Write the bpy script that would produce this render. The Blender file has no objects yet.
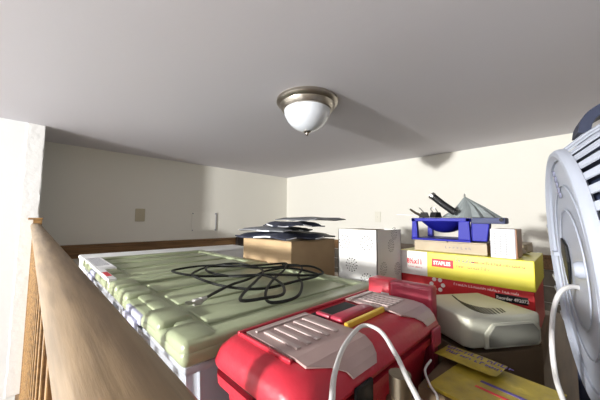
import bpy, bmesh, math, random
from mathutils import Vector, Matrix, Euler
random.seed(4)
SC = bpy.context.scene
COL = SC.collection
PI = math.pi

# ------------------------------------------------------------------ materials
def mat(name, col, rough=.6, metal=0, noise=0, nscale=20, bump=0, bscale=60, spec=.5,
        trans=0, alpha=1, emis=None, estr=0, coat=0, stretch=None, col2=None):
    m = bpy.data.materials.new(name); m.use_nodes = True
    nt = m.node_tree; b = nt.nodes['Principled BSDF']
    b.inputs['Base Color'].default_value = (*col, 1)
    b.inputs['Roughness'].default_value = rough
    b.inputs['Metallic'].default_value = metal
    b.inputs['Specular IOR Level'].default_value = spec
    b.inputs['Transmission Weight'].default_value = trans
    b.inputs['Alpha'].default_value = alpha
    b.inputs['Coat Weight'].default_value = coat
    if emis:
        b.inputs['Emission Color'].default_value = (*emis, 1)
        b.inputs['Emission Strength'].default_value = estr
    tc = nt.nodes.new('ShaderNodeTexCoord')
    mp = nt.nodes.new('ShaderNodeMapping')
    nt.links.new(tc.outputs['Object'], mp.inputs['Vector'])
    if stretch: mp.inputs['Scale'].default_value = stretch
    if noise or col2:
        n = nt.nodes.new('ShaderNodeTexNoise'); n.inputs['Scale'].default_value = nscale
        n.inputs['Detail'].default_value = 6
        nt.links.new(mp.outputs[0], n.inputs['Vector'])
        r = nt.nodes.new('ShaderNodeValToRGB')
        c2 = col2 if col2 else tuple(c*(1-noise) for c in col)
        r.color_ramp.elements[0].position = .35; r.color_ramp.elements[1].position = .65
        r.color_ramp.elements[0].color = (*c2, 1); r.color_ramp.elements[1].color = (*col, 1)
        nt.links.new(n.outputs['Fac'], r.inputs['Fac'])
        nt.links.new(r.outputs['Color'], b.inputs['Base Color'])
    if bump:
        n = nt.nodes.new('ShaderNodeTexNoise'); n.inputs['Scale'].default_value = bscale
        n.inputs['Detail'].default_value = 4
        nt.links.new(mp.outputs[0], n.inputs['Vector'])
        bp = nt.nodes.new('ShaderNodeBump'); bp.inputs['Strength'].default_value = bump
        bp.inputs['Distance'].default_value = .01
        nt.links.new(n.outputs['Fac'], bp.inputs['Height'])
        nt.links.new(bp.outputs['Normal'], b.inputs['Normal'])
    return m

M = {}
M['wall'] = mat('wall_paint', (.79,.775,.71), .9, bump=.08, bscale=40)
M['wall_white'] = mat('white_paint', (.70,.72,.72), .9, bump=.05, bscale=40)
M['ceil'] = mat('ceiling_paint', (.70,.685,.73), .95, bump=.06, bscale=25)
M['plaster'] = mat('rough_plaster', (.72,.72,.71), .85, bump=.35, bscale=30)
M['void_floor'] = mat('hall_floor', (.42,.36,.30), .6, noise=.2)
M['floor'] = mat('loft_floorboards', (.26,.17,.09), .5, noise=.35, nscale=6, stretch=(14,1,1))
M['oak'] = mat('golden_oak', (.36,.20,.07), .42, noise=.45, nscale=5, stretch=(6,1,20), bump=.1, bscale=30)
M['rail'] = mat('weathered_rail', (.27,.185,.10), .42, nscale=7, stretch=(16,1,16), col2=(.15,.098,.048), bump=.05, bscale=30)
M['ledge'] = mat('ledge_wood', (.25,.135,.055), .45, noise=.4, nscale=5, stretch=(1,20,20))
M['dark_wood'] = mat('dark_wood', (.03,.02,.015), .6)
M['panelling'] = mat('grey_panelling', (.20,.175,.14), .7, noise=.2)
M['nickel'] = mat('brushed_nickel', (.42,.38,.33), .32, 1, bump=.03, bscale=200)
M['opal'] = mat('opal_glass', (.74,.78,.84), .18, spec=.6, coat=.4)
M['green'] = mat('green_plastic', (.33,.375,.235), .30, noise=.07, nscale=8, bump=.05, bscale=150)
M['white_pl'] = mat('white_plastic', (.85,.87,.88), .4)
M['lav'] = mat('lavender_plastic', (.42,.43,.55), .35)
M['tub'] = mat('translucent_tub', (.72,.76,.84), .25, trans=.55, bump=.05, bscale=20)
M['sticker'] = mat('sticker_white', (.88,.89,.9), .6)
M['ink'] = mat('grey_ink', (.18,.19,.26), .7)
M['ink_red'] = mat('red_ink', (.65,.04,.05), .6)
M['black'] = mat('black_rubber', (.010,.010,.011), .55, spec=.25)
M['black_cord'] = mat('black_cord', (.008,.009,.008), .5, spec=.25)
M['plug'] = mat('clear_plug', (.42,.42,.40), .2, spec=.8, coat=.5)
M['cardboard'] = mat('cardboard', (.52,.37,.21), .85, noise=.10, nscale=10)
M['cardboard_lt'] = mat('pale_cardboard', (.50,.42,.31), .85, noise=.15, nscale=14)
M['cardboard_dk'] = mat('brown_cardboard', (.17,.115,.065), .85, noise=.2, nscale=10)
M['navy_cloth'] = mat('navy_nylon', (.035,.04,.065), .42, noise=.3, nscale=30, bump=.3, bscale=50)
M['grey_cloth'] = mat('grey_nylon', (.17,.18,.20), .5, noise=.3, nscale=20, bump=.3, bscale=40)
M['pale_edge'] = mat('pale_trim', (.75,.78,.85), .4)
M['white_box'] = mat('white_card', (.70,.70,.68), .6)
M['hole'] = mat('hole_dark', (.06,.06,.06), .9, spec=.1)
M['hole_lt'] = mat('hole_grey', (.34,.34,.33), .9)
M['cream'] = mat('cream_plastic', (.50,.50,.41), .42, noise=.06, nscale=10)
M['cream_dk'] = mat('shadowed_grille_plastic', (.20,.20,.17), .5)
M['red'] = mat('red_plastic', (.50,.020,.040), .36, noise=.12, nscale=8, bump=.08, bscale=90)
M['red_dull'] = mat('dull_red_plastic', (.42,.035,.07), .4, noise=.2, nscale=18)
M['red_pack'] = mat('red_wrap', (.75,.06,.09), .35, bump=.3, bscale=30)
M['yellow'] = mat('box_yellow', (.82,.74,.05), .35, noise=.08, nscale=8)
M['box_white'] = mat('box_white', (.86,.82,.78), .4)
M['box_red'] = mat('box_red', (.58,.025,.03), .3, noise=.1, nscale=10)
M['orange'] = mat('orange_ink', (.8,.22,.04), .4)
M['blue'] = mat('blue_plastic', (.012,.014,.28), .5, spec=.25)
M['slate'] = mat('slate_plastic', (.07,.08,.15), .6, spec=.2)
M['grey_fab'] = mat('silver_grey_fabric', (.24,.27,.27), .45, noise=.25, nscale=20, stretch=(1,1,.2))
M['steel'] = mat('steel', (.45,.45,.43), .3, 1)
M['bronze'] = mat('bronze_metal', (.30,.25,.18), .35, 1, noise=.3)
M['paper'] = mat('paper', (.58,.59,.63), .7)
M['brown_gloss'] = mat('reddish_brown', (.27,.11,.04), .4, noise=.3, nscale=12)
M['fan'] = mat('pale_blue_grey_plastic', (.36,.39,.46), .5, noise=.05, nscale=6)
M['fan_navy'] = mat('navy_plastic', (.018,.024,.05), .5, spec=.3)
M['organiser'] = mat('frosted_organiser', (.46,.33,.31), .35, noise=.12, nscale=14)
M['organiser_rib'] = mat('frosted_rib', (.52,.42,.40), .4)
M['level'] = mat('yellow_strip', (.75,.50,.05), .4)
M['cable'] = mat('white_cable', (.60,.59,.58), .4)
M['candy'] = mat('yellow_bag', (.50,.38,.04), .35, noise=.3, nscale=30, bump=.3, bscale=30)
M['purple'] = mat('purple_print', (.10,.06,.30), .4)
M['table'] = mat('brown_tabletop', (.20,.13,.07), .5, noise=.3, nscale=5, stretch=(1,12,1))
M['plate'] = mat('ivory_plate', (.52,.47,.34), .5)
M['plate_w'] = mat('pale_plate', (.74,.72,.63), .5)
M['glassy'] = mat('window_glass', (.9,.95,1), .05, trans=1)

# ------------------------------------------------------------------ mesh helpers
def BM(): return bmesh.new()
def merge(dst, src, mi=None):
    """append src bmesh to dst"""
    if mi is not None:
        for f in src.faces: f.material_index = mi
    me = bpy.data.meshes.new('tmp'); src.to_mesh(me); src.free()
    dst.from_mesh(me); bpy.data.meshes.remove(me)
def box(bm, x0,x1,y0,y1,z0,z1, bev=0, mi=0, mx=None, seg=2):
    b = bmesh.new()
    r = bmesh.ops.create_cube(b, size=1)
    for v in b.verts:
        v.co = Vector((x0+(v.co.x+.5)*(x1-x0), y0+(v.co.y+.5)*(y1-y0), z0+(v.co.z+.5)*(z1-z0)))
    if bev: bmesh.ops.bevel(b, geom=list(b.edges), offset=bev, segments=seg, affect='EDGES', profile=.5)
    if mx is not None: b.transform(mx)
    merge(bm, b, mi); return bm
def prism(bm, pts, a, b_, axis='x', bev=0, mi=0, mx=None, seg=2):
    """pts: polygon in the plane across the axis, extruded from a to b_"""
    b = bmesh.new()
    def P(u, v, t):
        return {'x': (t,u,v), 'y': (u,t,v), 'z': (u,v,t)}[axis]
    A = [b.verts.new(P(u,v,a)) for u,v in pts]; B = [b.verts.new(P(u,v,b_)) for u,v in pts]
    n = len(pts)
    b.faces.new(A); b.faces.new(B[::-1])
    for i in range(n): b.faces.new((A[i],B[i],B[(i+1)%n],A[(i+1)%n]))
    bmesh.ops.recalc_face_normals(b, faces=b.faces)
    if bev: bmesh.ops.bevel(b, geom=list(b.edges), offset=bev, segments=seg, affect='EDGES', profile=.5)
    if mx is not None: b.transform(mx)
    merge(bm, b, mi); return bm
def tube(bm, pts, r, n=10, mi=0, mx=None, closed=False):
    b = bmesh.new(); pts = [Vector(p) for p in pts]
    rs = r if isinstance(r,(list,tuple)) else [r]*len(pts)
    rings=[]; up=None
    for i,p in enumerate(pts):
        d = (pts[min(i+1,len(pts)-1)]-pts[max(i-1,0)]).normalized()
        if up is None:
            up = d.orthogonal().normalized()
        else:
            up = (up - d*up.dot(d)); up = up.normalized() if up.length>1e-6 else d.orthogonal().normalized()
        s = d.cross(up)
        rings.append([b.verts.new(p+ (up*math.cos(2*PI*k/n)+s*math.sin(2*PI*k/n))*rs[i]) for k in range(n)])
    for i in range(len(rings)-1):
        for k in range(n): b.faces.new((rings[i][k],rings[i][(k+1)%n],rings[i+1][(k+1)%n],rings[i+1][k]))
    b.faces.new(rings[0][::-1]); b.faces.new(rings[-1])
    if mx is not None: b.transform(mx)
    merge(bm, b, mi); return bm
def lathe(bm, prof, n=32, mi=0, mx=None):
    b = bmesh.new(); rings=[]
    for r,z in prof:
        if r < 1e-6: rings.append([b.verts.new((0,0,z))])
        else: rings.append([b.verts.new((r*math.cos(2*PI*k/n), r*math.sin(2*PI*k/n), z)) for k in range(n)])
    for i in range(len(rings)-1):
        A,B = rings[i],rings[i+1]
        for k in range(n):
            a0,a1 = A[k%len(A)],A[(k+1)%len(A)]; b0,b1 = B[k%len(B)],B[(k+1)%len(B)]
            vs = []
            for v in (a0,a1,b1,b0):
                if v not in vs: vs.append(v)
            if len(vs)>=3:
                try: b.faces.new(vs)
                except ValueError: pass
    bmesh.ops.recalc_face_normals(b, faces=b.faces)
    if mx is not None: b.transform(mx)
    merge(bm, b, mi); return bm
def smooth_path(pts, k=8):
    P=[Vector(p) for p in pts]; P=[P[0]]+P+[P[-1]]; out=[]
    for i in range(1,len(P)-2):
        for j in range(k):
            t=j/k; a,b,c,d=P[i-1],P[i],P[i+1],P[i+2]
            out.append(.5*((2*b)+(c-a)*t+(2*a-5*b+4*c-d)*t*t+(3*b-a-3*c+d)*t**3))
    out.append(P[-2]); return out
def text(bm, s, size, mx, mi=0, bold=0, shear=0, align='LEFT', depth=.0006, sx=1):
    c = bpy.data.curves.new('txt','FONT'); c.body=s; c.size=size; c.extrude=depth; c.offset=bold; c.shear=shear
    c.align_x=align; c.resolution_u=2
    o = bpy.data.objects.new('txt',c); COL.objects.link(o)
    dg = bpy.context.evaluated_depsgraph_get()
    me = bpy.data.meshes.new_from_object(o.evaluated_get(dg))
    b = bmesh.new(); b.from_mesh(me); bpy.data.meshes.remove(me)
    bpy.data.objects.remove(o); bpy.data.curves.remove(c)
    b.transform(mx @ Matrix.Diagonal((sx,1,1,1)))
    merge(bm,b,mi)
def marks(bm, mx, words, h, seed=1):
    '''unreadable small print: rows of short letter-like strokes'''
    rnd=random.Random(seed); x=0
    for w in words:
        for k in range(w):
            lw=h*rnd.uniform(.45,.65); hh=h*rnd.choice((.7,.7,1,1)); st=h*.16
            box(bm,x,x+st,0,hh,-.0004,.0004,mx=mx)
            c=rnd.random()
            if c<.7: y=rnd.choice((0,hh*.45,hh-st)); box(bm,x+st*1.01,x+lw,y,y+st,-.0004,.0004,mx=mx)
            if c>.35: box(bm,x+lw+.00001,x+lw+st,0,h*.6,-.0004,.0004,mx=mx)
            x+=lw+st*2.2
        x+=h*.5
def mk(name, bm, mats, parent=None, smooth=False):
    me = bpy.data.meshes.new(name)
    if not isinstance(mats,(list,tuple)): mats=[mats]
    for m in mats: me.materials.append(M[m])
    o = bpy.data.objects.new(name, me); COL.objects.link(o)
    if parent is not None:
        o.parent = parent
        bm.transform(wm(parent).inverted())
    if smooth:
        for f in bm.faces: f.smooth=True
    bmesh.ops.recalc_face_normals(bm, faces=bm.faces)
    bm.to_mesh(me); bm.free()
    if smooth:
        me.set_sharp_from_angle(angle=math.radians(38))
    return o
def wm(o):
    m = Matrix.LocRotScale(o.location, o.rotation_euler, None)
    return wm(o.parent) @ m if o.parent else m
def thing(name, label, cat, loc=(0,0,0), rz=0, group=None):
    o = bpy.data.objects.new(name, None); COL.objects.link(o)
    o.location=loc; o.rotation_euler=(0,0,rz); o.empty_display_size=.05
    o['label']=label; o['category']=cat
    if group: o['group']=group
    return o
def tag(o, label, cat, group=None):
    o['label']=label; o['category']=cat
    if group: o['group']=group
    return o
def struct(name, bm, m, parent=None, smooth=False):
    o = mk(name,bm,m,parent,smooth)
    if parent is None: o['kind']='structure'
    return o
def frame(o, xd, yd):
    """matrix with origin o, x axis xd, y axis yd"""
    x=Vector(xd).normalized(); y=Vector(yd); y=(y-x*y.dot(x)).normalized(); z=x.cross(y)
    m=Matrix((x,y,z)).transposed().to_4x4(); m.translation=Vector(o); return m

def P(px,py,z):
    r=Vector(RAY(px,py)); return r*(z/r.z)
f_=268.24988
RM=Matrix(((0.7134338778610423,-0.05624150278028653,-0.6984618781903351),(-0.7006813355925325,-0.046446679442686815,-0.7119609342660685),(0.007600517904737029,0.9973362518898847,-0.0725440059123871)))
def RAY(px,py): return RM@Vector((px-300,200-py,-f_))
# ------------------------------------------------------------------ the room (camera height is z = 0)
FZ=-1.10; CZ=.62; XR=2.655; YB=2.988; YS=2.481
struct('floor', box(BM(), -.03,XR,-1.6,YB,FZ-.25,FZ), 'floor')
struct('floor', box(BM(), -3.8,-.03,-1.6,YS,-3.7,-3.6), 'void_floor')
struct('ceiling', box(BM(), -3.9,XR+.1,-1.7,YB+.1,CZ,CZ+.12), 'ceil')
struct('wall_right', box(BM(), XR,XR+.1,-1.7,YB+.1,-3.6,CZ), 'wall')
struct('wall_back', box(BM(), -.25,XR,YB,YB+.1,-3.6,CZ), 'wall')
struct('wall_left', box(BM(), -3.8,-.03,YS,YS+.35,-3.6,CZ), 'wall_white')
# rough plastered end of the left wall
b=BM(); box(b,-.075,.0125,YS-.006,YS+.05,FZ,CZ, .004)
bmesh.ops.subdivide_edges(b, edges=[e for e in b.edges if abs((e.verts[0].co-e.verts[1].co).z)>.5], cuts=60)
for v in b.verts:
    if v.co.z<CZ-.01: v.co.x += random.uniform(-.0035,.0035)
struct('trim_1', b, 'plaster')
struct('wall_front', box(BM(), -3.8,XR,-1.7,-1.6,-3.6,CZ), 'panelling')
# wall across the void with a small high window
b=BM(); wy0,wy1,wz0,wz1 = .95,1.35,.08,.42
box(b,-3.9,-3.8,-1.7,wy0,-3.6,CZ); box(b,-3.9,-3.8,wy1,YS+.1,-3.6,CZ)
box(b,-3.9,-3.8,wy0,wy1,-3.6,wz0); box(b,-3.9,-3.8,wy0,wy1,wz1,CZ)
struct('wall_void', b, 'wall_white')
b=BM(); box(b,-3.87,-3.83,wy0,wy0+.03,wz0,wz1,.003); box(b,-3.87,-3.83,wy1-.03,wy1,wz0,wz1,.003)
box(b,-3.87,-3.83,wy0+.03,wy1-.03,wz0,wz0+.03,.003); box(b,-3.87,-3.83,wy0+.03,wy1-.03,wz1-.03,wz1,.003)
w1=struct('window_1', b, 'wall_white'); b=BM(); box(b,-3.852,-3.848,wy0+.03,wy1-.03,wz0+.03,wz1-.03); mk('pane',b,'glassy',w1)
# wooden ledges on the walls, with panelling below
b=BM(); prism(b,[(YB,-.345),(YB-.022,-.345),(YB-.022,-.252),(YB-.032,-.25),(YB-.032,-.229),(YB,-.229)],-.0,XR,'x',.002)
struct('trim_2', b, 'ledge')
b=BM(); prism(b,[(XR,-.345),(XR-.022,-.345),(XR-.022,-.262),(XR-.032,-.26),(XR-.032,-.242),(XR,-.242)],-1.5,YB-.033,'y',.002)
struct('trim_3', b, 'ledge')
b=BM()
for k in range(6): box(b,XR-.014,XR,-1.5,YB-.02,-.46-k*.115,-.352-k*.115,.003)
struct('trim_4', b, 'panelling')

# ------------------------------------------------------------------ ceiling light
LX,LY=.975,.945
t=thing('ceiling_light','brushed nickel flush ceiling lamp with white glass bowl','ceiling light',(LX,LY,CZ))
mx=Matrix.Translation((LX,LY,CZ))@Matrix.Diagonal((1.02,1.02,.93,1))
b=BM(); lathe(b,[(0,0),(.150,0),(.156,-.006),(.157,-.018),(.151,-.028),(.140,-.034),(.136,-.048),(.126,-.062),(.118,-.064),(.112,-.05),(0,-.05)],48,mx=mx)
mk('metal_pan',b,'nickel',t,True)
b=BM(); lathe(b,[(.117,-.055),(.118,-.066),(.113,-.092),(.100,-.120),(.080,-.145),(.055,-.164),(.03,-.176),(0,-.180)],40,mx=mx)
mk('glass_bowl',b,'opal',t,True)
b=BM(); lathe(b,[(0,-.176),(.018,-.177),(.02,-.183),(.009,-.188),(.009,-.194),(.006,-.200),(0,-.204)],20,mx=mx)
mk('finial',b,'nickel',t,True)

# ------------------------------------------------------------------ outlets and access panel
def outlet(x,y,z,face,label,m,w=.07,h=.115):
    t=thing('wall_outlet',label,'outlet',(x,y,z),group=None)
    mx = frame((x,y,z),(1,0,0),(0,0,1)) if face=='y' else frame((x,y,z),(0,-1,0),(0,0,1))
    b=BM(); box(b,-w/2,w/2,-h/2,h/2,0,.008,.003,mx=mx); mk('cover_plate',b,m,t)
    for s in (-1,1):
        b=BM(); lathe(b,[(0,0),(.016,0),(.016,.010),(0,.0105)],16,mx=mx@Matrix.Translation((0,s*.024,0)))
        sk=mk('socket',b,m,t)
    b=BM(); box(b,-.003,.003,-.003,.003,0,.012,.001,mx=mx); mk('screw',b,'steel',t)
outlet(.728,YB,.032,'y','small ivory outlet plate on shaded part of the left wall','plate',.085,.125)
outlet(XR,1.492,.034,'x','pale outlet plate on bright wall behind the perforated white box','plate_w')
t=thing('access_panel','square painted access panel with corner screws on the wall','access panel',(1.40,YB,-.03))
mx=frame((1.385,YB,-.035),(1,0,0),(0,0,1))
b=BM(); box(b,-.145,.145,-.105,.105,0,.006,.002,mx=mx); mk('panel',b,'wall',t)
for sx in (-1,1):
    for sy in (-1,1):
        b=BM(); lathe(b,[(0,0),(.006,0),(.006,.009),(0,.010)],10,mx=mx@Matrix.Translation((sx*.135,sy*.094,0))); mk('screw',b,'ink',t)
b=BM(); box(b,.140,.147,-.105,.105,0,.010,.001,mx=mx); mk('hinge_edge',b,'ink',t)

# ------------------------------------------------------------------ railing
t=thing('stair_railing','long weathered oak handrail on square balusters beside the storage totes','railing',(.0,1,FZ))
def railp(y):   # top centre of the handrail
    s=(2.475-y)/2.475
    return Vector((.002+.038*s, y, -.036-.045*s))
rp=[(-.018,0),(-.0235,-.006),(-.0252,-.016),(-.0238,-.026),(-.020,-.032),(-.018,-.046),(.018,-.046),(.020,-.032),(.0238,-.026),(.0252,-.016),(.0235,-.006),(.018,0),(.009,.0032),(-.009,.0032)]
b=BM(); ys=[2.475,2.0,1.5,1.,.6,.3,.1,-.2,-.7,-1.2]; rings=[]
for y in ys:
    c=railp(y); rings.append([b.verts.new(c+Vector((u,0,w-.0035))) for u,w in rp])
for i in range(len(rings)-1):
    for k in range(len(rp)): b.faces.new((rings[i][k],rings[i][(k+1)%len(rp)],rings[i+1][(k+1)%len(rp)],rings[i+1][k]))
b.faces.new(rings[0]); b.faces.new(rings[-1][::-1])
mk('handrail',b,'rail',t,True)
b=BM(); box(b,-.012,.030,2.43,2.474,FZ,-.014,.002); box(b,-.036,.034,2.424,2.474,-.014,-.002,.003)
mk('newel_post',b,'oak',t)
b=BM(); box(b,-.012,.048,-1.2,2.424,FZ,FZ+.03,.003); mk('bottom_rail',b,'oak',t)
y=2.32
while y>-.8:
    c=railp(y); b=BM(); box(b,c.x-.012,c.x+.012,y-.012,y+.012,FZ+.03,c.z-.046,.002)
    mk('baluster',b,'oak',t); y-=.115

# ------------------------------------------------------------------ storage totes
def tote(x0,x1,y0,y1,ztop,h,label,rim,group,detail=True,stick=False):
    zb=ztop-h; t=thing('storage_tote',label,'storage tote',((x0+x1)/2,(y0+y1)/2,zb),group=group)
    b=BM(); i=.022
    # tapered tub with a ribbed rim
    B=[(x0+i+.03,y0+i+.02),(x1-i-.03,y0+i+.02),(x1-i-.03,y1-i-.02),(x0+i+.03,y1-i-.02)]
    T=[(x0+i,y0+i),(x1-i,y0+i),(x1-i,y1-i),(x0+i,y1-i)]
    bb=bmesh.new(); vb=[bb.verts.new((*p,zb)) for p in B]; vt=[bb.verts.new((*p,ztop-.04)) for p in T]
    bb.faces.new(vb[::-1]); bb.faces.new(vt)
    for k in range(4): bb.faces.new((vb[k],vb[(k+1)%4],vt[(k+1)%4],vt[k]))
    bmesh.ops.bevel(bb,geom=list(bb.edges),offset=.018,segments=3,affect='EDGES')
    merge(b,bb)
    box(b,x0+.008,x1-.008,y0+.008,y1-.008,ztop-.062,ztop-.045,.006)
    mk('tub',b,'tub',t,True)
    # lid: sunken panel, raised rounded rim, ribs
    b=BM(); zt=ztop
    box(b,x0,x1,y0,y1,zt-.045,zt-.014,.012,seg=3)
    rw=.055
    for (a0,a1,c0,c1) in ((x0+.002,x1-.002,y0+.002,y0+rw),(x0+.002,x1-.002,y1-rw,y1-.002)):
        box(b,a0,a1,c0,c1,zt-.036,zt-.0015,.011,seg=3)
    box(b,x1-rw,x1-.003,y0+.01,y1-.01,zt-.035,zt-.003,.011,seg=3)
    # left end: segmented bumps either side of the latch
    ym=(y0+y1)/2; L=y1-y0
    segs=[(y0+.002,y0+.16*L),(y0+.20*L,y0+.37*L),(y1-.37*L,y1-.20*L),(y1-.16*L,y1-.002)]
    for s0,s1 in segs: box(b,x0+.001,x0+.075,s0+.001,s1-.001,zt-.0345,zt,.013,seg=3)
    box(b,x0+.03,x0+.075,y0+.01,y1-.01,zt-.035,zt-.008,.008)
    mk('lid',b,rim,t,True)
    if detail:
        b=BM(); n=3; w=(L-2*rw-.02)/n
        for k in range(n):
            ya=y0+rw+.015+k*w
            box(b,x0+.088,x1-.075,ya+.016,ya+w-.045,zt-.022,zt-.0075,.005,seg=3)
        box(b,x0+.076,x1-rw,y0+rw,y1-rw,zt-.02,zt-.0135,.001)
        mk('lid_panel',b,'green',t,True)
        b=BM(); box(b,x0-.004,x0+.045,ym-.075,ym+.06,zt-.04,zt-.016,.006,seg=3); box(b,x0-.012,x0-.002,ym-.06,ym+.05,zt-.1,zt-.03,.004)
        mk('latch',b,'lav',t,True)
    if stick:
        b=BM(); box(b,x0+.007,x0+.0085,y1-.30,y1-.05,zt-.13,zt-.065); mk('sticker',b,'sticker',t)
    return t
tote(.19,.85,.475,1.125,-.214,.44,'large storage tote nearest the red toolbox, green lid under the black cord','green','green lidded totes',True)
far=tote(.19,.85,1.135,1.84,-.214,.44,'storage tote with stickers on its green lid by the wooden ledge','green','green lidded totes',True)
tote(.19,.85,.475,1.125,-.656,.442,'lower storage tote beneath the front green lidded tote','green','green lidded totes',False)
tote(.19,.85,1.135,1.84,-.656,.442,'lower storage tote beneath the rear green lidded tote','green','green lidded totes',False)
# stickers on the white rim of the far tote
b=BM(); zz=-.2125
box(b,.193,.262,1.40,1.835,zz-.012,zz)
for k in range(9): box(b,.20,.252,1.50+k*.034,1.508+k*.034,zz,zz+.0006,mi=1)
mk('shipping_sticker',b,['sticker','ink'],far)
b=BM(); box(b,.192,.215,1.14,1.39,zz-.012,zz+.0008)
box(b,.196,.212,1.20,1.30,zz+.0008,zz+.0014,mi=2)
mk('sticker',b,['sticker','ink','ink_red'],far)

# white flat case behind the totes
t=thing('storage_case','long flat white storage case along the wooden ledge','case',(.7,1.96,FZ))
b=BM(); box(b,.20,1.24,1.855,2.10,-.42,-.225,.012,seg=3); mk('case_body',b,'white_pl',t,True)
b=BM(); box(b,.195,1.245,1.85,2.105,-.245,-.222,.008,seg=3); mk('case_lid',b,'white_pl',t,True)
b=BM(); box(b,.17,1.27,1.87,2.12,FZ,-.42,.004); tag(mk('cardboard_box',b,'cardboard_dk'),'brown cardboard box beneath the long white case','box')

# dark block at the end of the ledge
b=BM(); box(b,1.78,1.86,2.90,2.954,-.36,-.222,.008,seg=3); box(b,1.79,1.85,2.953,2.957,-.35,-.24); struct('trim_5',b,'dark_wood')

# ------------------------------------------------------------------ tables carrying the clutter
def table(x0,x1,y0,y1,z,label):
    t=thing('wooden_table',label,'table',((x0+x1)/2,(y0+y1)/2,FZ))
    b=BM(); box(b,x0,x1,y0,y1,z-.025,z,.004); mk('tabletop',b,'table',t)
    for x in (x0+.02,x1-.055):
        for y in (y0+.02,y1-.055):
            b=BM(); box(b,x,x+.035,y,y+.035,FZ,z-.025,.003); mk('leg',b,'table',t)
table(.205,1.75,-.60,.462,-.42,'brown wooden table carrying the toolbox, heater and fan')
table(.875,1.75,.466,1.50,-.42,'brown wooden table carrying the carton and white box')

# ------------------------------------------------------------------ carton with folded garments
def carton(x0,x1,y0,y1,z0,z1,m,label,tape=True,group=None):
    t=thing('cardboard_box',label,'box',((x0+x1)/2,(y0+y1)/2,z0),group=group)
    b=BM(); box(b,x0,x1,y0,y1,z0,z1-.004,.003)
    mk('carton_body',b,m,t)
    b=BM(); ym=(y0+y1)/2
    box(b,x0+.001,x1-.001,y0+.001,ym-.002,z1-.004,z1,.001); box(b,x0+.001,x1-.001,ym+.002,y1-.001,z1-.004,z1,.001)
    mk('top_flap',b,m,t)
    return t
carton(.88,1.215,.955,1.37,-.42,-.107,'cardboard','plain tan cardboard carton with dark folded bags on top')

def sheet(cx,cy,z,lx,ly,th,rz,seed,m,name,label,cat,group=None,wave=.006,edge=True,tiltx=0,droop=0):
    rnd=random.Random(seed); b=bmesh.new(); nx,ny=14,10; g=[]
    ph=[rnd.uniform(0,6) for _ in range(6)]
    def h(u,v): return wave*(math.sin(u*7+ph[0])*math.cos(v*5+ph[1])+.6*math.sin(u*13+v*9+ph[2]))
    for s in (0,1):
        L=[]
        for i in range(nx+1):
            R=[]
            for j in range(ny+1):
                u=i/nx;v=j/ny
                e=min(u,1-u,v,1-v)*2
                e2=max(abs(u-.5),abs(v-.5))*2; x=(u-.5)*lx*(1+.05*math.sin(v*8+ph[3])); y=(v-.5)*ly*(1+.06*math.sin(u*9+ph[4]))
                zz=h(u,v)+wave*1.7+(s*th*(.35+.65*min(1,e*4)))+tiltx*u-droop*max(0,e2-.8)/.2
                R.append(b.verts.new((x,y,zz)))
            L.append(R)
        g.append(L)
    for s in (0,1):
        for i in range(nx):
            for j in range(ny):
                q=(g[s][i][j],g[s][i+1][j],g[s][i+1][j+1],g[s][i][j+1]); b.faces.new(q if s else q[::-1])
    ring=[(i,0) for i in range(nx)]+[(nx,j) for j in range(ny)]+[(i,ny) for i in range(nx,0,-1)]+[(0,j) for j in range(ny,0,-1)]
    for k in range(len(ring)):
        a=ring[k];c=ring[(k+1)%len(ring)]
        f=b.faces.new((g[0][a[0]][a[1]],g[0][c[0]][c[1]],g[1][c[0]][c[1]],g[1][a[0]][a[1]])); f.material_index=1 if (edge and k%7<3) else 0
    b.transform(Matrix.Translation((cx,cy,z))@Matrix.Rotation(rz,4,'Z'))
    o=mk(name,b,[m,'pale_edge'],None,True)
    return tag(o,label,cat,group)
zc=-.106
sheet(1.02,1.16,zc+.006,.38,.43,.020,.04,1,'navy_cloth','folded_bag','widest dark navy bag lying flat directly on the tan carton','bag','dark bags on the carton',.005,droop=.006)
sheet(.99,1.21,zc+.040,.27,.32,.016,.25,2,'grey_cloth','folded_bag','slate grey crumpled bag with pale edging near left end of the carton pile','bag','dark bags on the carton',.004,droop=.004)
sheet(1.02,1.10,zc+.070,.27,.27,.016,-.35,3,'navy_cloth','folded_bag','black wrinkled bag with pale edging in middle of the pile','bag','dark bags on the carton',.004,droop=.006)
sheet(1.14,1.06,zc+.100,.34,.26,.010,.2,4,'grey_cloth','folded_bag','flat grey bag topmost on the pile, jutting over carton edge','bag','dark bags on the carton',.004,edge=False,droop=.004)

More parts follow.
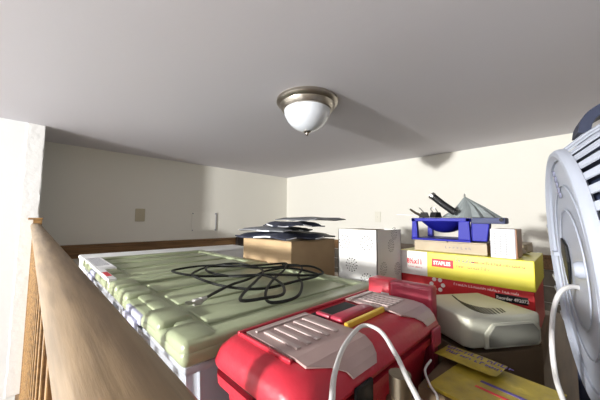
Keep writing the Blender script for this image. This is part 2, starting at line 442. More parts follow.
# ------------------------------------------------------------------ perforated white box
t=thing('perforated_box','open white box punched with rings of small dots','box',(.97,.585,-.42))
wx0,wx1,wy0,wy1,wz0,wz1=.88,1.07,.50,.673,-.42,-.037
b=BM(); th=.003
box(b,wx0,wx0+th,wy0,wy1,wz0,wz1); box(b,wx0,wx1,wy0,wy0+th,wz0,wz1+.0)
box(b,wx1-th,wx1,wy0,wy1,wz0,wz1); box(b,wx0,wx1,wy1-th,wy1,wz0,wz1); box(b,wx0,wx1,wy0,wy1,wz0,wz0+th)
mk('box_shell',b,'white_box',t)
b=BM()
box(b,wx0+.03,wx1-.002,wy1-.10,wy1-.004,wz1-.004,wz1-.001); mk('inner_flap',b,'cardboard_lt',t)
def medallion(cu,cv,R,face,m):
    b=BM()
    for rr,n,sz in ((R,13,.0026),(R*.70,10,.0019),(R*.36,5,.0022)):
        for k in range(n):
            a=2*PI*k/n+rr*50
            u=cu+rr*math.cos(a); v=cv+rr*math.sin(a)
            if face=='x': mx=frame((wx0-.0004,u,v),(0,1,0),(0,0,1))@Matrix.Rotation(a,4,'Z')
            else: mx=frame((u,wy0-.0004,v),(1,0,0),(0,0,1))@Matrix.Rotation(a,4,'Z')
            if face=='x' and not(wy0+.003<u<wy1-.003): continue
            lathe(b,[(0,-.0006),(sz*1.0,-.0006),(sz,.0006),(0,.0006)],6,mx=mx)
    if len(b.verts): mk('dot_ring',b,m,t)
for cu,cv in ((.643,-.086),(.543,-.086),(.610,-.172),(.543,-.222),(.64,-.27)): medallion(cu,cv,.0245,'x','hole')
for cu,cv in ((.985,-.098),(1.035,-.19),(.925,-.178),(1.012,-.052),(.97,-.27)): medallion(cu,cv,.0225,'y','hole_lt')

# ------------------------------------------------------------------ paper carton (yellow and red)
t=thing('paper_carton','yellow and red copy paper carton with red store logo and reorder number','box',(1.23,.3,-.35))
px0,px1,py0,py1,pz0,pz1=1.075,1.38,.092,.508,-.352,-.12
b=BM(); box(b,px0,px1,py0,py1,pz0,-.212,.002); mk('carton_base',b,'box_red',t)
b=BM(); box(b,px0-.003,px1+.003,py0-.003,py1+.003,-.212,pz1,.002); mk('carton_lid',b,'yellow',t)
fx=px0-.0035
b=BM(); box(b,fx-.0006,fx+.001,.399,.5105,-.2115,-.1205); mk('white_band',b,'box_white',t)
b=BM(); text(b,'8½x11',.027,frame((fx-.0016,.476,-.168),(0,-1,0),(0,0,1)),0,bold=.0009,sx=.78); marks(b,frame((fx-.0012,.470,-.183),(0,-1,0),(0,0,1)),(4,5),.006,12); mk('size_lettering',b,'ink_red',t)
b=BM(); box(b,fx-.0008,fx+.001,.309,.382,-.171,-.142); mk('logo_panel',b,'ink_red',t)
b=BM(); text(b,'STAPLES',.019,frame((fx-.0014,.376,-.163),(0,-1,0),(0,0,1)),0,bold=.0007,sx=.83); mk('logo_lettering',b,'box_white',t)
b=BM()
marks(b,frame((fx-.0012,.300,-.165),(0,-1,0),(0,0,1)),(3,6),.0115,3)
mk('product_lettering',b,'orange',t)
b=BM(); marks(b,frame((fx-.0012,.300,-.145),(0,-1,0),(0,0,1)),(5,),.0125,5); mk('product_lettering',b,'ink',t)
b=BM(); marks(b,frame((fx-.0012,.250,-.145),(0,-1,0),(0,0,1)),(6,6,4),.009,6); mk('product_lettering',b,'ink_red',t)
b=BM()
for k in range(6):
    a=2*PI*k/6; lathe(b,[(0,0),(.0075,0),(.0075,.0012),(0,.0012)],10,mx=frame((px0-.0002,.366+.020*math.cos(a),-.236+.020*math.sin(a)),(0,-1,0),(0,0,1)))
mk('recycling_mark',b,'box_white',t)
b=BM(); box(b,px0-.0008,px0+.001,.108,.190,-.255,-.232); mk('reorder_panel',b,'black',t)
b=BM(); text(b,'Reorder 492072',.0135,frame((px0-.0014,.187,-.2485),(0,-1,0),(0,0,1)),0,bold=.0004,sx=.9); mk('reorder_lettering',b,'box_white',t)
b=BM(); marks(b,frame((px0-.0006,.31,-.228),(0,-1,0),(0,0,1)),(6,7,5,6),.008,8); mk('red_band_lettering',b,'box_white',t)
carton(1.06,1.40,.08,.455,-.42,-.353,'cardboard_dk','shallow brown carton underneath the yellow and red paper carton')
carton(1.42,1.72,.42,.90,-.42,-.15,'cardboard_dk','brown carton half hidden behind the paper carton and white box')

# ------------------------------------------------------------------ flat carton and blue tray on top
t=carton(1.11,1.30,.213,.462,-.1195,-.078,'cardboard_lt','flat grey brown carton lying under the blue tray')
b=BM(); marks(b,frame((1.1085,.345,-.104),(0,-1,0),(0,0,1)),(1,1,1,1,1,1,1),.009,9); mk('printed_text',b,'ink',t)
b=BM(); box(b,1.1090,1.110,.213,.32,-.1185,-.084); mk('side_label',b,'cardboard_lt',t)

t=thing('desk_tray','bright blue plastic tray stand with open front above the paper carton','tray',(1.2,.35,-.077))
tx0,tx1,ty0,ty1=1.10,1.30,.258,.470; tz0,tz1=-.0775,.010
b=BM(); box(b,tx0,tx1,ty0,ty1,tz0,tz0+.008,.003); mk('tray_base',b,'blue',t)
b=BM()
for x in (tx0+.004,tx1-.022): box(b,x,x+.018,ty0,ty1,tz1-.014,tz1,.003)
for y in (ty0,ty1-.018): box(b,tx0+.004,tx1-.004,y,y+.018,tz1-.014,tz1,.003)
mk('top_frame',b,'blue',t)
for (x,y,w) in ((tx0+.004,ty1-.024,.024),(tx0+.004,ty0+.002,.04),(tx1-.026,ty1-.024,.024),(tx1-.026,ty0+.002,.04)):
    b=BM(); prism(b,[(y,tz0+.008),(y+w,tz0+.008),(y+w-.003,tz1-.012),(y+.003,tz1-.012)],x,x+.02,'x',.002); mk('leg',b,'blue',t)
# sagging basin
b=bmesh.new(); n=14; g=[]
for i in range(n+1):
    R=[]
    for j in range(n+1):
        u=i/n;v=j/n
        s=(1-(2*u-1)**4)*(1-abs(2*v-1)**2.2)
        R.append(b.verts.new((tx0+.01+u*(tx1-tx0-.02),ty0+.03+v*(ty1-ty0-.05),tz1-.004-.055*s)))
    g.append(R)
for i in range(n):
    for j in range(n): b.faces.new((g[i][j],g[i+1][j],g[i+1][j+1],g[i][j+1]))
bmesh.ops.solidify(b,geom=list(b.faces),thickness=.002)
mk('basin',b,'blue',t,True)
# angled slate side wing
b=BM(); prism(b,[(.2575,-.072),(.2575,.006),(.203,-.0105),(.212,-.072)],tx0+.01,tx0+.045,'x',.003); mk('side_wing',b,'blue',t)
b=BM(); box(b,tx0+.002,tx0+.07,.158,.256,-.010,.011,.004,seg=2); mk('slate_bar',b,'slate',t,True)
b=BM(); lathe(b,[(0,0),(.006,0),(.006,.004),(0,.005)],12,mx=frame((tx0-.002,.168,.004),(0,-1,0),(0,0,1))); mk('end_stud',b,'black',t,True)

# pleated grey cone (folded umbrella canopy) and black handle
t=thing('folded_umbrella','silver grey pleated umbrella cone peaking over the blue tray','umbrella',(1.18,.28,.01))
b=bmesh.new(); n=48; ap=b.verts.new((1.19,.295,.095)); R1=[];R2=[]
for k in range(n):
    a=2*PI*k/n; pl=1+.07*math.cos(a*12)
    q=abs(math.cos(2*a))*.12+.94
    R1.append(b.verts.new((1.20+.040*pl*q*math.cos(a),.282+.043*pl*q*math.sin(a),.053)))
    R2.append(b.verts.new((1.21+.070*pl*q*math.cos(a),.285+.092*pl*q*math.sin(a),.0125)))
for k in range(n):
    b.faces.new((ap,R1[k],R1[(k+1)%n])); b.faces.new((R1[k],R2[k],R2[(k+1)%n],R1[(k+1)%n]))
b.faces.new(R2[::-1])
mk('canopy',b,'grey_fab',t)
b=BM(); lathe(b,[(0,0),(.0035,0),(.002,.012),(0,.013)],8,mx=Matrix.Translation((1.19,.295,.093))); mk('ferrule',b,'steel',t,True)
t=thing('umbrella_handle','black ribbed handle leaning up leftwards out of the blue tray','handle',(1.14,.34,.02))
b=BM(); tube(b,[(1.125,.312,.030),(1.122,.355,.065),(1.118,.390,.098)],.0125,14); mk('grip',b,'black',t,True)
b=BM(); tube(b,[(1.1185,.386,.0945),(1.1175,.394,.1015)],.0142,14); mk('end_ring',b,'steel',t,True)
# clips
def clip(x,y,z,a,label):
    t=thing('metal_clip',label,'clip',(x,y,z),a)
    mx=Matrix.Translation((x,y,z))@Matrix.Rotation(a,4,'Z')
    b=BM(); prism(b,[(-.02,0),(.02,0),(.012,.022),(-.012,.022)],-.014,.014,'x',.002,mx=mx); mk('clip_body',b,'black',t)
    b=BM(); tube(b,smooth_path([(-.010,0,.02),(-.012,.012,.034),(0,.018,.040),(.012,.012,.034),(.010,0,.02)],6),.0018,6,mx=mx); mk('wire_loop',b,'steel',t,True)
clip(1.125,.425,.011,.3,'steel clip at left end of the blue tray rim')
clip(1.135,.385,.011,1.2,'dark clip between steel clip and black handle on the tray')
t=thing('tongs','flat steel blade with dark tip propped on the tray corner','tool',(1.12,.45,.012))
b=BM(); tube(b,[(1.13,.425,.013),(1.115,.455,.030),(1.105,.475,.046)],[.006,.005,.004],8); mk('blade',b,'bronze',t,True)
b=BM(); tube(b,[(1.13,.43,.020),(1.10,.53,.024)],.0014,6); mk('thin_rod',b,'pale_edge',t,True)

# paper block
t=thing('paper_block','block of white printed paper with reddish brown side on the yellow carton','paper block',(1.13,.19,-.1195))
b=BM(); box(b,1.0845,1.195,.128,.190,-.1195,-.026,.002); mk('block_body',b,'brown_gloss',t)
b=BM(); box(b,1.0815,1.084,.133,.198,-.1195,-.026,.001); mk('printed_face',b,'paper',t)
b=BM()
for k in range(9): box(b,1.0811,1.0817,.146,.196,-.043-k*.008,-.0415-k*.008)
for y in (.155,.17,.185): box(b,1.0811,1.0817,y,y+.0012,-.112,-.036)
mk('printed_lines',b,'hole_lt',t)
t=carton(1.41,1.60,.135,.27,-.42,-.095,'cardboard_lt','tall narrow brown box at back corner right of the paper carton')
sheet(1.30,.15,-.1185,.12,.05,.004,.3,8,'cardboard_lt','crumpled_wrapper','crumpled pale wrapper beside the paper block on the carton','wrapper',None,.004,edge=False)
t=thing('tape_roll','small pale roll on the narrow brown box behind','tape roll',(1.46,.20,-.095))
b=BM(); lathe(b,[(.012,0),(.026,0),(.026,.018),(.012,.018),(.012,0)],20,mx=Matrix.Translation((1.46,.20,-.0945))); mk('roll',b,'plate_w',t,True)
b=BM(); lathe(b,[(.011,0),(.0125,0),(.0125,.0195),(.011,.0195),(.011,0)],16,mx=Matrix.Translation((1.46,.20,-.0945))); mk('core',b,'cardboard_dk',t,True)

# ------------------------------------------------------------------ heater
HZ=-.225; N=Vector((.722,.184,0)); ux=Vector((.826,-.563,0)); vx=Vector((.563,.826,0))
hm=Matrix((( ux.x,vx.x,0,N.x),(ux.y,vx.y,0,N.y),(0,0,1,-.307),(0,0,0,1)))
hh=HZ+.307; W,D=.215,.195
t=thing('fan_heater','cream plastic fan heater with curved top vents in front of the paper carton','heater',(N.x+.1,N.y+.05,-.307))
b=BM(); prism(b,[(0,.018),(.012,0),(W-.012,0),(W,.012),(W,D),(0,D)],.012,hh,'z',.006,mx=hm,seg=3); mk('housing',b,'cream',t,True)
b=BM(); prism(b,[(.045,.010),(W-.02,.010),(W-.012,.018),(W-.012,hh-.032),(W-.03,hh-.014),(.068,hh-.014),(.045,hh-.036)],-.003,.004,'y',.003,mx=hm,seg=3); mk('front_bezel',b,'cream',t,True)
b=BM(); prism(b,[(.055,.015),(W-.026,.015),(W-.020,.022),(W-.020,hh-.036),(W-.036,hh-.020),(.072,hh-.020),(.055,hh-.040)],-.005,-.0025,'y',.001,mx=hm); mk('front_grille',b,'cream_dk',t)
b=BM()
env=[(457,299),(463,304),(470,308.5),(478,312),(487,314),(496,314),(505,312)]
env=[Vector((*v_,0)) for v_ in env]; env=smooth_path(env,3)
for k,e in enumerate(env):
    q_=math.sin(PI*(k+.8)/(len(env)+.6)); l_=5+8*q_
    a_=P(e.x,e.y,HZ+.0002); c_=P(e.x-l_*.80,e.y-l_*.62,HZ+.0002); d_=(c_-a_)
    box(b,0,d_.length,-.0017,.0017,-.001,.0006,mx=frame(a_,d_,Vector((-d_.y,d_.x,0))))
mk('top_vent',b,'black',t)
for (x,y) in ((.02,.02),(W-.035,.02),(.02,D-.035),(W-.035,D-.035)):
    b=BM(); box(b,x,x+.015,y,y+.015,0,.013,.002,mx=hm); mk('foot',b,'black',t)
b=BM(); lathe(b,[(0,0),(.006,0),(.005,.006),(0,.007)],14,mx=hm@Matrix.Translation((W,.05,hh-.035))@Matrix.Rotation(PI/2,4,'Y')); mk('knob',b,'black',t,True)

t=thing('cardboard_box','brown cardboard box directly under the cream fan heater','box',(N.x+.1,N.y+.05,-.42))
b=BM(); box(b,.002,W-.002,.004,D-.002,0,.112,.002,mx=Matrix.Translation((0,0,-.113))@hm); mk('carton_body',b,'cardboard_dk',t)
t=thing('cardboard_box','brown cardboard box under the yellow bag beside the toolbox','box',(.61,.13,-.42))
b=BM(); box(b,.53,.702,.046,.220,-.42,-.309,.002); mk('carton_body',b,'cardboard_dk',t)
# ------------------------------------------------------------------ red boxes beyond the toolbox
t=thing('red_packet','bright red wrapped packet with small barcode label behind toolbox','packet',(.76,.43,-.42))
b=BM(); box(b,.745,.80,.382,.457,-.42,-.176,.008,seg=3); mk('wrapper',b,'red_pack',t,True)
b=BM(); box(b,.7440,.7455,.387,.412,-.232,-.212); mk('barcode_label',b,'sticker',t)
b=BM()
for k in range(6): box(b,.7435,.7442,.390+k*.0035,.3915+k*.0035,-.227,-.216)
mk('barcode',b,'ink',t)
t=thing('red_case','dull red flat plastic case standing between toolbox and heater','case',(.75,.32,-.42))
b=BM(); box(b,.728,.765,.262,.375,-.42,-.171,.004,seg=2); mk('case_shell',b,'red_dull',t,True)
b=BM(); box(b,.7265,.7285,.27,.367,-.40,-.18,.001); mk('raised_panel',b,'red_dull',t)

# ------------------------------------------------------------------ toolbox
t=thing('toolbox','long red plastic toolbox with frosted organiser lids and white cable over it','toolbox',(.46,.34,-.42))
def loft(bm, secs, mi=0, bev=0):
    """secs: list of closed loops (same count) -> skinned solid"""
    b=bmesh.new(); R=[[b.verts.new(p) for p in s] for s in secs]; n=len(secs[0])
    for i in range(len(R)-1):
        for k in range(n): b.faces.new((R[i][k],R[i][(k+1)%n],R[i+1][(k+1)%n],R[i+1][k]))
    b.faces.new(R[0][::-1]); b.faces.new(R[-1])
    bmesh.ops.recalc_face_normals(b,faces=b.faces)
    if bev: bmesh.ops.bevel(b,geom=list(b.edges),offset=bev,segments=3,affect='EDGES')
    merge(bm,b,mi)
def rrect(x0,x1,y0,y1,z,c=.03,n=5):
    out=[]
    for (cx,cy,a0) in ((x1-c,y1-c,0),(x0+c,y1-c,90),(x0+c,y0+c,180),(x1-c,y0+c,270)):
        for k in range(n+1):
            a=math.radians(a0+90*k/n); out.append((cx+c*math.cos(a),cy+c*math.sin(a),z))
    return out
b=BM()
loft(b,[rrect(.228,.700,.230,.455,-.245,.035),rrect(.226,.702,.228,.457,-.238,.036),rrect(.231,.696,.236,.450,-.219,.036),rrect(.242,.686,.252,.436,-.206,.034),rrect(.254,.676,.272,.424,-.201,.03)])
mk('toolbox_lid',b,'red',t,True)
b=BM()
loft(b,[rrect(.262,.665,.268,.430,-.42,.025),rrect(.246,.682,.250,.444,-.278,.03),rrect(.230,.698,.234,.452,-.272,.035),rrect(.229,.699,.232,.454,-.257,.035)])
mk('toolbox_body',b,'red',t,True)
b=BM(); loft(b,[rrect(.238,.690,.242,.446,-.258,.03),rrect(.238,.690,.242,.446,-.244,.03)]); mk('lid_gap_shade',b,'black',t)  # black filler standing in for the shade in the open lid gap
# raised rim round the lid top
b=BM()
box(b,.262,.674,.414,.421,-.203,-.195,.002); box(b,.262,.268,.285,.4135,-.203,-.1955,.002)
mk('top_rim',b,'red',t)
# frosted organiser lids with a tongue over the near edge
def organiser(xa,xb,label):
    b=bmesh.new()
    prof=[(.408,-.1955),(.285,-.1955),(.262,-.1985),(.246,-.206),(.2345,-.215),(.228,-.224)]
    nx=12; lay=[]
    for off in (0,-.0035):
        rows=[]
        for k,(y,z) in enumerate(prof):
            row=[]
            q=max(0,(k-2)/3); lo=.30*min(1,q*2)+.12*q; hi=1-.05*q-(.10*q*q)
            if k<=2: lo,hi=0,1
            for i in range(nx+1):
                u=i/nx; row.append(b.verts.new((xa+(xb-xa)*(lo+(hi-lo)*u),y+(off*.8 if k<2 else -off*.6),z+off*(1 if k<3 else .4))))
            rows.append(row)
        lay.append(rows)
    n=len(prof)
    for L,fl in ((lay[0],0),(lay[1],1)):
        for i in range(n-1):
            for k in range(nx):
                q=(L[i][k],L[i+1][k],L[i+1][k+1],L[i][k+1]); b.faces.new(q[::-1] if fl else q)
    ring=[(0,k) for k in range(nx)]+[(i,nx) for i in range(n-1)]+[(n-1,k) for k in range(nx,0,-1)]+[(i,0) for i in range(n-1,0,-1)]
    for a,c in zip(ring,ring[1:]+ring[:1]):
        b.faces.new((lay[0][a[0]][a[1]],lay[0][c[0]][c[1]],lay[1][c[0]][c[1]],lay[1][a[0]][a[1]]))
    o=mk('organiser_lid',b,'organiser',t)
    o['label']=label
    bb=BM(); L=xb-xa
    for k in range(5):
        x=xa+.018+k*(L-.03)/5
        box(bb,x,x+.009,.300,.383,-.1957,-.1925,.001)
    box(bb,xa+.01,xb-.01,.390,.396,-.1957,-.1925,.001)
    mk('rib',bb,'organiser_rib',o)
organiser(.272,.418,'left frosted pinkish organiser lid')
organiser(.560,.672,'right frosted pinkish organiser lid')
b=BM(); box(b,.425,.548,.362,.400,-.2015,-.1985,.001); mk('handle_recess',b,'black',t)
b=BM(); box(b,.43,.548,.322,.352,-.202,-.190,.005,seg=3); box(b,.43,.442,.353,.39,-.202,-.192,.003); mk('carry_handle',b,'red_dull',t,True)
b=BM(); box(b,.420,.558,.300,.309,-.2015,-.1905,.002); mk('yellow_strip',b,'level',t)
for x in (.33,.62):
    b=BM(); box(b,x,x+.045,.221,.2275,-.275,-.235,.003); mk('latch',b,'black' if x<.5 else 'red_dull',t)

# ------------------------------------------------------------------ bronze clamp in front of toolbox
t=thing('bar_clamp','tarnished metal clamp with cross handle in front of the toolbox','clamp',(.37,.15,-.42))
b=BM(); tube(b,[(.395,.190,-.415),(.395,.190,-.245)],.012,14); mk('upright_bar',b,'bronze',t,True)
b=BM(); tube(b,[(.380,.200,-.262),(.425,.170,-.275)],.009,12); tube(b,[(.395,.190,-.258),(.395,.190,-.225)],.016,12); mk('cross_handle',b,'bronze',t,True)
b=BM(); lathe(b,[(0,0),(.045,0),(.045,.008),(.02,.014),(0,.014)],20,mx=Matrix.Translation((.395,.175,-.4195))); mk('foot_plate',b,'bronze',t,True)

# ------------------------------------------------------------------ cords
t=thing('extension_cord','black extension cord coiled loosely on the green tote lid','cord',(.55,.8,-.21))
def coil():
    pts=[]; rnd=random.Random(11)
    key=[(.315,.66),(.36,.70),(.44,.74),(.54,.80),(.66,.86),(.75,.83),(.79,.74),(.74,.66),(.62,.64),(.50,.66),(.42,.74),(.38,.86),(.42,.98),(.52,1.05),(.62,1.02),(.66,.92),
         (.60,.80),(.50,.70),(.40,.62),(.36,.56),(.40,.53),(.48,.55),(.54,.63),(.56,.74),(.50,.84),(.40,.90),(.36,1.0),(.40,1.09),(.50,1.08),(.58,.99),(.66,.90),(.76,.84),(.805,.75),
         (.77,.66),(.68,.66),(.58,.74),(.50,.83),(.46,.94),(.50,1.02),(.60,1.0),(.70,.93),(.78,.88),(.70,.80),(.56,.69),(.46,.60),(.43,.54),(.50,.52),(.60,.60),(.70,.72),(.80,.80),(.83,.86),(.82,.95)]
    for i,(x,y) in enumerate(key): pts.append((x,y,-.207+.004*(i%3)+.010*(1 if 10<i<44 else 0)))
    pts[0]=(.315,.66,-.200)
    return smooth_path(pts,8)
cp=coil()
b=BM(); tube(b,cp,.0041,8); mk('cord',b,'black_cord',t,True)
b=BM(); tube(b,[(.318,.662,-.200),(.300,.652,-.200)],[.0055,.0075],10); box(b,.280,.302,.642,.660,-.209,-.194,.004); mk('plug',b,'plug',t,True)
for s in (-1,1):
    b=BM(); box(b,.264,.281,.650+s*.006-.001,.650+s*.006+.001,-.203,-.197); mk('prong',b,'steel',t)

def hose(pxs, r, m, name, label, cat):
    pts=smooth_path([ (lambda v: v)(Vector(RAY(x,y)).normalized()*d) for x,y,d in pxs],8)
    b=BM(); tube(b,pts,r,10)
    return tag(mk(name,b,m,None,True),label,cat)
hose([(330,440,.32),(332,400,.345),(335,372,.385),(345,345,.45),(362,326,.52),(380,331,.51),(396,355,.455),(408,380,.42),(420,404,.40),(432,440,.38)],.0034,'cable','white_cable','thick white cable arching over the front of the red toolbox','cable')
hose([(440,440,.6),(438,400,.62),(430,385,.63),(425,370,.65),(431,360,.67)],.0022,'cable','thin_cable','thin pale cable rising beside the yellow bag','cable')
hose([(576,440,.62),(565,405,.66),(556,378,.68),(552,345,.69),(553,315,.69),(558,296,.69),(566,288,.70),(577,287,.715),(586,292,.72)],.0040,'cable','white_cable','white power cable looping down from the big fan','cable')

# ------------------------------------------------------------------ yellow bag and boards on the table
t=thing('snack_bag','yellow printed bag with purple lettering below the heater','bag',(.665,.165,-.30))
mx=frame((.668,.168,-.291),(-.14,-.99,0),(.99,-.14,.0))
b=bmesh.new(); n=12; g=[[],[]]
for s_ in (0,1):
    for i in range(n+1):
        R=[]
        for j in range(n+1):
            u=i/n;v=j/n; e=max(0,(1-(2*u-1)**2)*(1-(2*v-1)**2))**.5
            R.append(b.verts.new(((u-.5)*.115,(v-.5)*.066,(.007*e if s_ else -.007*e))))
        g[s_].append(R)
for s_ in (0,1):
    for i in range(n):
        for j in range(n): b.faces.new((g[s_][i][j],g[s_][i+1][j],g[s_][i+1][j+1],g[s_][i][j+1]))
bmesh.ops.remove_doubles(b,verts=b.verts,dist=.0008)
b.transform(mx); mk('bag',b,'candy',t,True)
b=BM(); marks(b,mx@Matrix.Translation((-.046,.003,.0072)),(6,4),.013,10); marks(b,mx@Matrix.Translation((-.040,-.016,.0068)),(5,5),.011,11); mk('bag_lettering',b,'purple',t)
t=thing('yellow_board','flat yellow game board with red and purple stripes at bottom right','board',(.60,.11,-.305))
mx=frame((.600,.120,-.3055),(-.14,-.99,0),(.99,-.14,0))
b=BM(); box(b,-.075,.085,-.075,.095,-.003,.003,.001,mx=mx); mk('board',b,'candy',t)
b=BM(); box(b,-.02,.078,-.012,-.006,.003,.0036,mx=mx); mk('red_stripe',b,'ink_red',t)
b=BM(); box(b,-.02,.078,.012,.019,.003,.0036,mx=mx); mk('purple_stripe',b,'purple',t)

# ------------------------------------------------------------------ big fan
C=Vector((.700,.004,-.083)); A=Vector((-.14,.988,-.067)).normalized()
S=A.cross(Vector((0,0,1))).normalized(); U=S.cross(A).normalized()      # S: to the right of the disc when facing along A
fm=Matrix(((S.x,U.x,A.x,C.x),(S.y,U.y,A.y,C.y),(S.z,U.z,A.z,C.z),(0,0,0,1)))
fmi=fm.inverted()
t=thing('floor_fan','large pale blue grey fan with slotted bell shaped housing and navy top handle','fan',(.7,-.10,-.42))
def disc_pt(px,py):
    r=Vector(RAY(px,py)); k=C.dot(A)/r.dot(A); return fmi@(r*k)
# slotted bell: solid nose ring, slats, solid rear band
def prof(u):      # u 0..1 from nose towards the open end -> radius, z
    return .213+.066*(1-(1-u)**2.6), -.003-.20*u
b=BM(); lathe(b,[(.196,.004),(.205,.010),(.211,.009),(.2145,.005),(.2155,.000),(.2155,-.004),(.209,-.006),(.203,-.006),(.196,-.002),(.196,.004)],80,mx=fm); mk('nose_ring',b,'fan',t,True)
b=BM(); lathe(b,[(0,-.004),(.10,-.003),(.165,-.001),(.198,0),(.198,-.010),(0,-.012)],64,mx=fm); mk('end_disc',b,'fan',t,True)
b=BM(); pp=[prof(k/8) for k in range(9)]
lathe(b,[(r_-.022,z_) for r_,z_ in pp]+[(pp[-1][0]-.02,pp[-1][1]),(.19,-.02)],72,mx=fm); mk('slot_shade_liner',b,'fan_navy',t,True)  # navy backing added so the gaps between slats read as dark shade
b=BM(); NS=50
for k in range(NS):
    bb=bmesh.new(); rows=[]
    for i in range(7):
        r_,z_=prof(.0+.90*i/6); row=[]
        for dr in (0,-.003):
            for da in (-.25,.25):
                a=2*PI*(k+da)/NS; row.append(bb.verts.new(((r_+dr)*math.cos(a),(r_+dr)*math.sin(a),z_)))
        rows.append([row[0],row[1],row[3],row[2]])
    for i in range(6):
        for j in range(4): bb.faces.new((rows[i][j],rows[i][(j+1)%4],rows[i+1][(j+1)%4],rows[i+1][j]))
    bb.faces.new(rows[0]); bb.faces.new(rows[-1][::-1]); bb.transform(fm)
    mk('slat',bb,'fan',t)
r1,z1=prof(.88)
b=BM(); lathe(b,[(r1-.004,z1),(r1+.002,z1),(.281,-.215),(.283,-.26),(.275,-.275),(.262,-.275),(.262,-.24),(r1-.012,z1)],80,mx=fm); mk('rear_band',b,'fan',t,True)
b=BM()
for rr in [.04+.0185*i for i in range(12)]:
    tube(b,[fm@Vector((rr*math.cos(a),rr*math.sin(a),-.272)) for a in [2*PI*k/48 for k in range(49)]],.0014,5)
for k in range(12):
    a=2*PI*k/12; tube(b,[fm@Vector((.03*math.cos(a),.03*math.sin(a),-.270)),fm@Vector((.264*math.cos(a),.264*math.sin(a),-.270))],.0016,5)
mk('outlet_grille',b,'fan',t,True)
b=BM(); lathe(b,[(0,-.285),(.035,-.282),(.042,-.27),(.04,-.20),(.06,-.17),(.06,-.02),(0,-.02)],24,mx=fm); mk('motor_hub',b,'fan_navy',t,True)
for k in range(5):
    a=2*PI*k/5; bb=bmesh.new(); rows=[]
    for i in range(7):
        r_=.05+.15*i/6; row=[]
        for j in range(5):
            w_=(j/4-.5)*(.7+.15*i/6); row.append(bb.verts.new((r_*math.cos(a+w_),r_*math.sin(a+w_),-.20+w_*.07)))
        rows.append(row)
    for i in range(6):
        for j in range(4): bb.faces.new((rows[i][j],rows[i+1][j],rows[i+1][j+1],rows[i][j+1]))
    bmesh.ops.solidify(bb,geom=list(bb.faces),thickness=.002); bb.transform(fm)
    mk('blade',bb,'fan_navy',t,True)
# details moulded on the end disc
q=[disc_pt(*p) for p in ((562,238),(566,246),(569,262),(571,287),(567,272),(563,252))]
b=BM(); prism(b,[(v.x,v.y) for v in q],-.001,.0025,'z',0,mx=fm); mk('vent_slot',b,'black',t)
b=BM()
for i in range(7):
    v=disc_pt(551.5+i*1.6,164+i*5.2); lathe(b,[(0,0),(.006,0),(.006,.003),(0,.003)],8,mx=fm@Matrix.Translation((v.x,v.y,0)))
mk('vent_dots',b,'ink',t)
for i,(pxx,pyy) in enumerate(((552,226),(557,252),(558,277),(560,289),(566,315),(574,338))):
    v=disc_pt(pxx,pyy); b=BM(); prism(b,[(v.x-.02,v.y-.008),(v.x+.022,v.y-.004),(v.x+.022,v.y+.004),(v.x-.02,v.y+.002)],-.002,.008,'z',.001,mx=fm); mk('disc_rib',b,'fan',t)
v=disc_pt(582,270); b=BM(); lathe(b,[(0,.011),(.010,.010),(.014,.004),(.014,-.002),(0,-.002)],16,mx=fm@Matrix.Translation((v.x,v.y,0))); mk('stud',b,'fan',t,True)
b=BM()
for rr in (.15,.105):
    tube(b,[fm@Vector((rr*math.cos(a),rr*math.sin(a),.0005)) for a in [2*PI*k/48 for k in range(49)]],.0014,5)
mk('disc_rings',b,'fan',t,True)
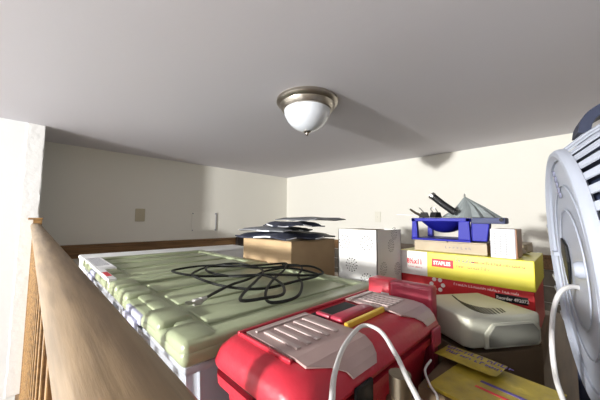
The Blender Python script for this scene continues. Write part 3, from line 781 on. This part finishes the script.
# handle over the top, running front to back
b=BM(); box(b,-.024,.024,.225,.282,-.20,-.075,.006,mx=fm,seg=3); mk('handle_mount',b,'fan',t,True)
b=BM(); hp=[(0,.236,-.036),(0,.254,-.041),(0,.268,-.052),(0,.280,-.078),(0,.290,-.12),(0,.292,-.17),(0,.290,-.20),(0,.27,-.215)]
hp=smooth_path(hp,6); bb=bmesh.new(); rows=[]
for i,p in enumerate(hp):
    d=(hp[min(i+1,len(hp)-1)]-hp[max(i-1,0)]).normalized(); nrm=Vector((1,0,0)).cross(d)
    rows.append([bb.verts.new(p+Vector((w_,0,0))+nrm*h_) for w_,h_ in ((-.028,-.008),(.028,-.008),(.028,.008),(-.028,.008))])
for i in range(len(rows)-1):
    for j in range(4): bb.faces.new((rows[i][j],rows[i][(j+1)%4],rows[i+1][(j+1)%4],rows[i+1][j]))
bb.faces.new(rows[0]); bb.faces.new(rows[-1][::-1]); bb.transform(fm); mk('carry_handle',bb,'fan_navy',t,True)
for s_ in (-1,1):
    b=BM(); a=fm@Vector((s_*.13,-.20,-.03)); box(b,a.x-.02,a.x+.02,a.y-.03,a.y+.03,-.42,a.z,.006,seg=3); mk('foot',b,'fan_navy',t,True)
    b=BM(); a=fm@Vector((s_*.15,-.23,-.25)); box(b,a.x-.02,a.x+.02,a.y-.012,a.y+.012,-.42,a.z,.006,seg=3); mk('foot',b,'fan_navy',t,True)

# ------------------------------------------------------------------ light
def area(name,loc,target,sx,sy,power,col):
    l=bpy.data.lights.new(name,'AREA'); l.shape='RECTANGLE'; l.size=sx; l.size_y=sy; l.energy=power; l.color=col
    o=bpy.data.objects.new(name,l); COL.objects.link(o); o.location=loc
    d=Vector(target)-Vector(loc); o.rotation_euler=d.to_track_quat('-Z','Y').to_euler(); return o
area('window_daylight',(-3.74,1.12,.31),(1,.9,.0),.17,.17,450,(1,.985,.955))
area('lower_void_fill',(-3.7,.3,-2.3),(0,1.2,.3),2.6,1.8,48,(.92,.95,1))  # added fill from the void below, brightens the ceiling; no window built there
area('room_fill',(.9,-1.5,-.75),(1.6,1.3,.62),2.2,.5,9,(.95,.97,1))  # added fill low behind the camera, aimed up to brighten the ceiling
w=bpy.data.worlds.new('world'); w.use_nodes=True; SC.world=w
w.node_tree.nodes['Background'].inputs[0].default_value=(.8,.88,1,1); w.node_tree.nodes['Background'].inputs[1].default_value=.1

# ------------------------------------------------------------------ camera
cd=bpy.data.cameras.new('camera'); cam=bpy.data.objects.new('camera',cd); COL.objects.link(cam)
cd.sensor_width=36; cd.lens=f_/600*36; cd.clip_start=.01
cam.matrix_world=RM.to_4x4(); SC.camera=cam
SC.view_settings.view_transform='Standard'; SC.view_settings.look='None'; SC.view_settings.gamma=1
SC.view_settings.exposure=-.25
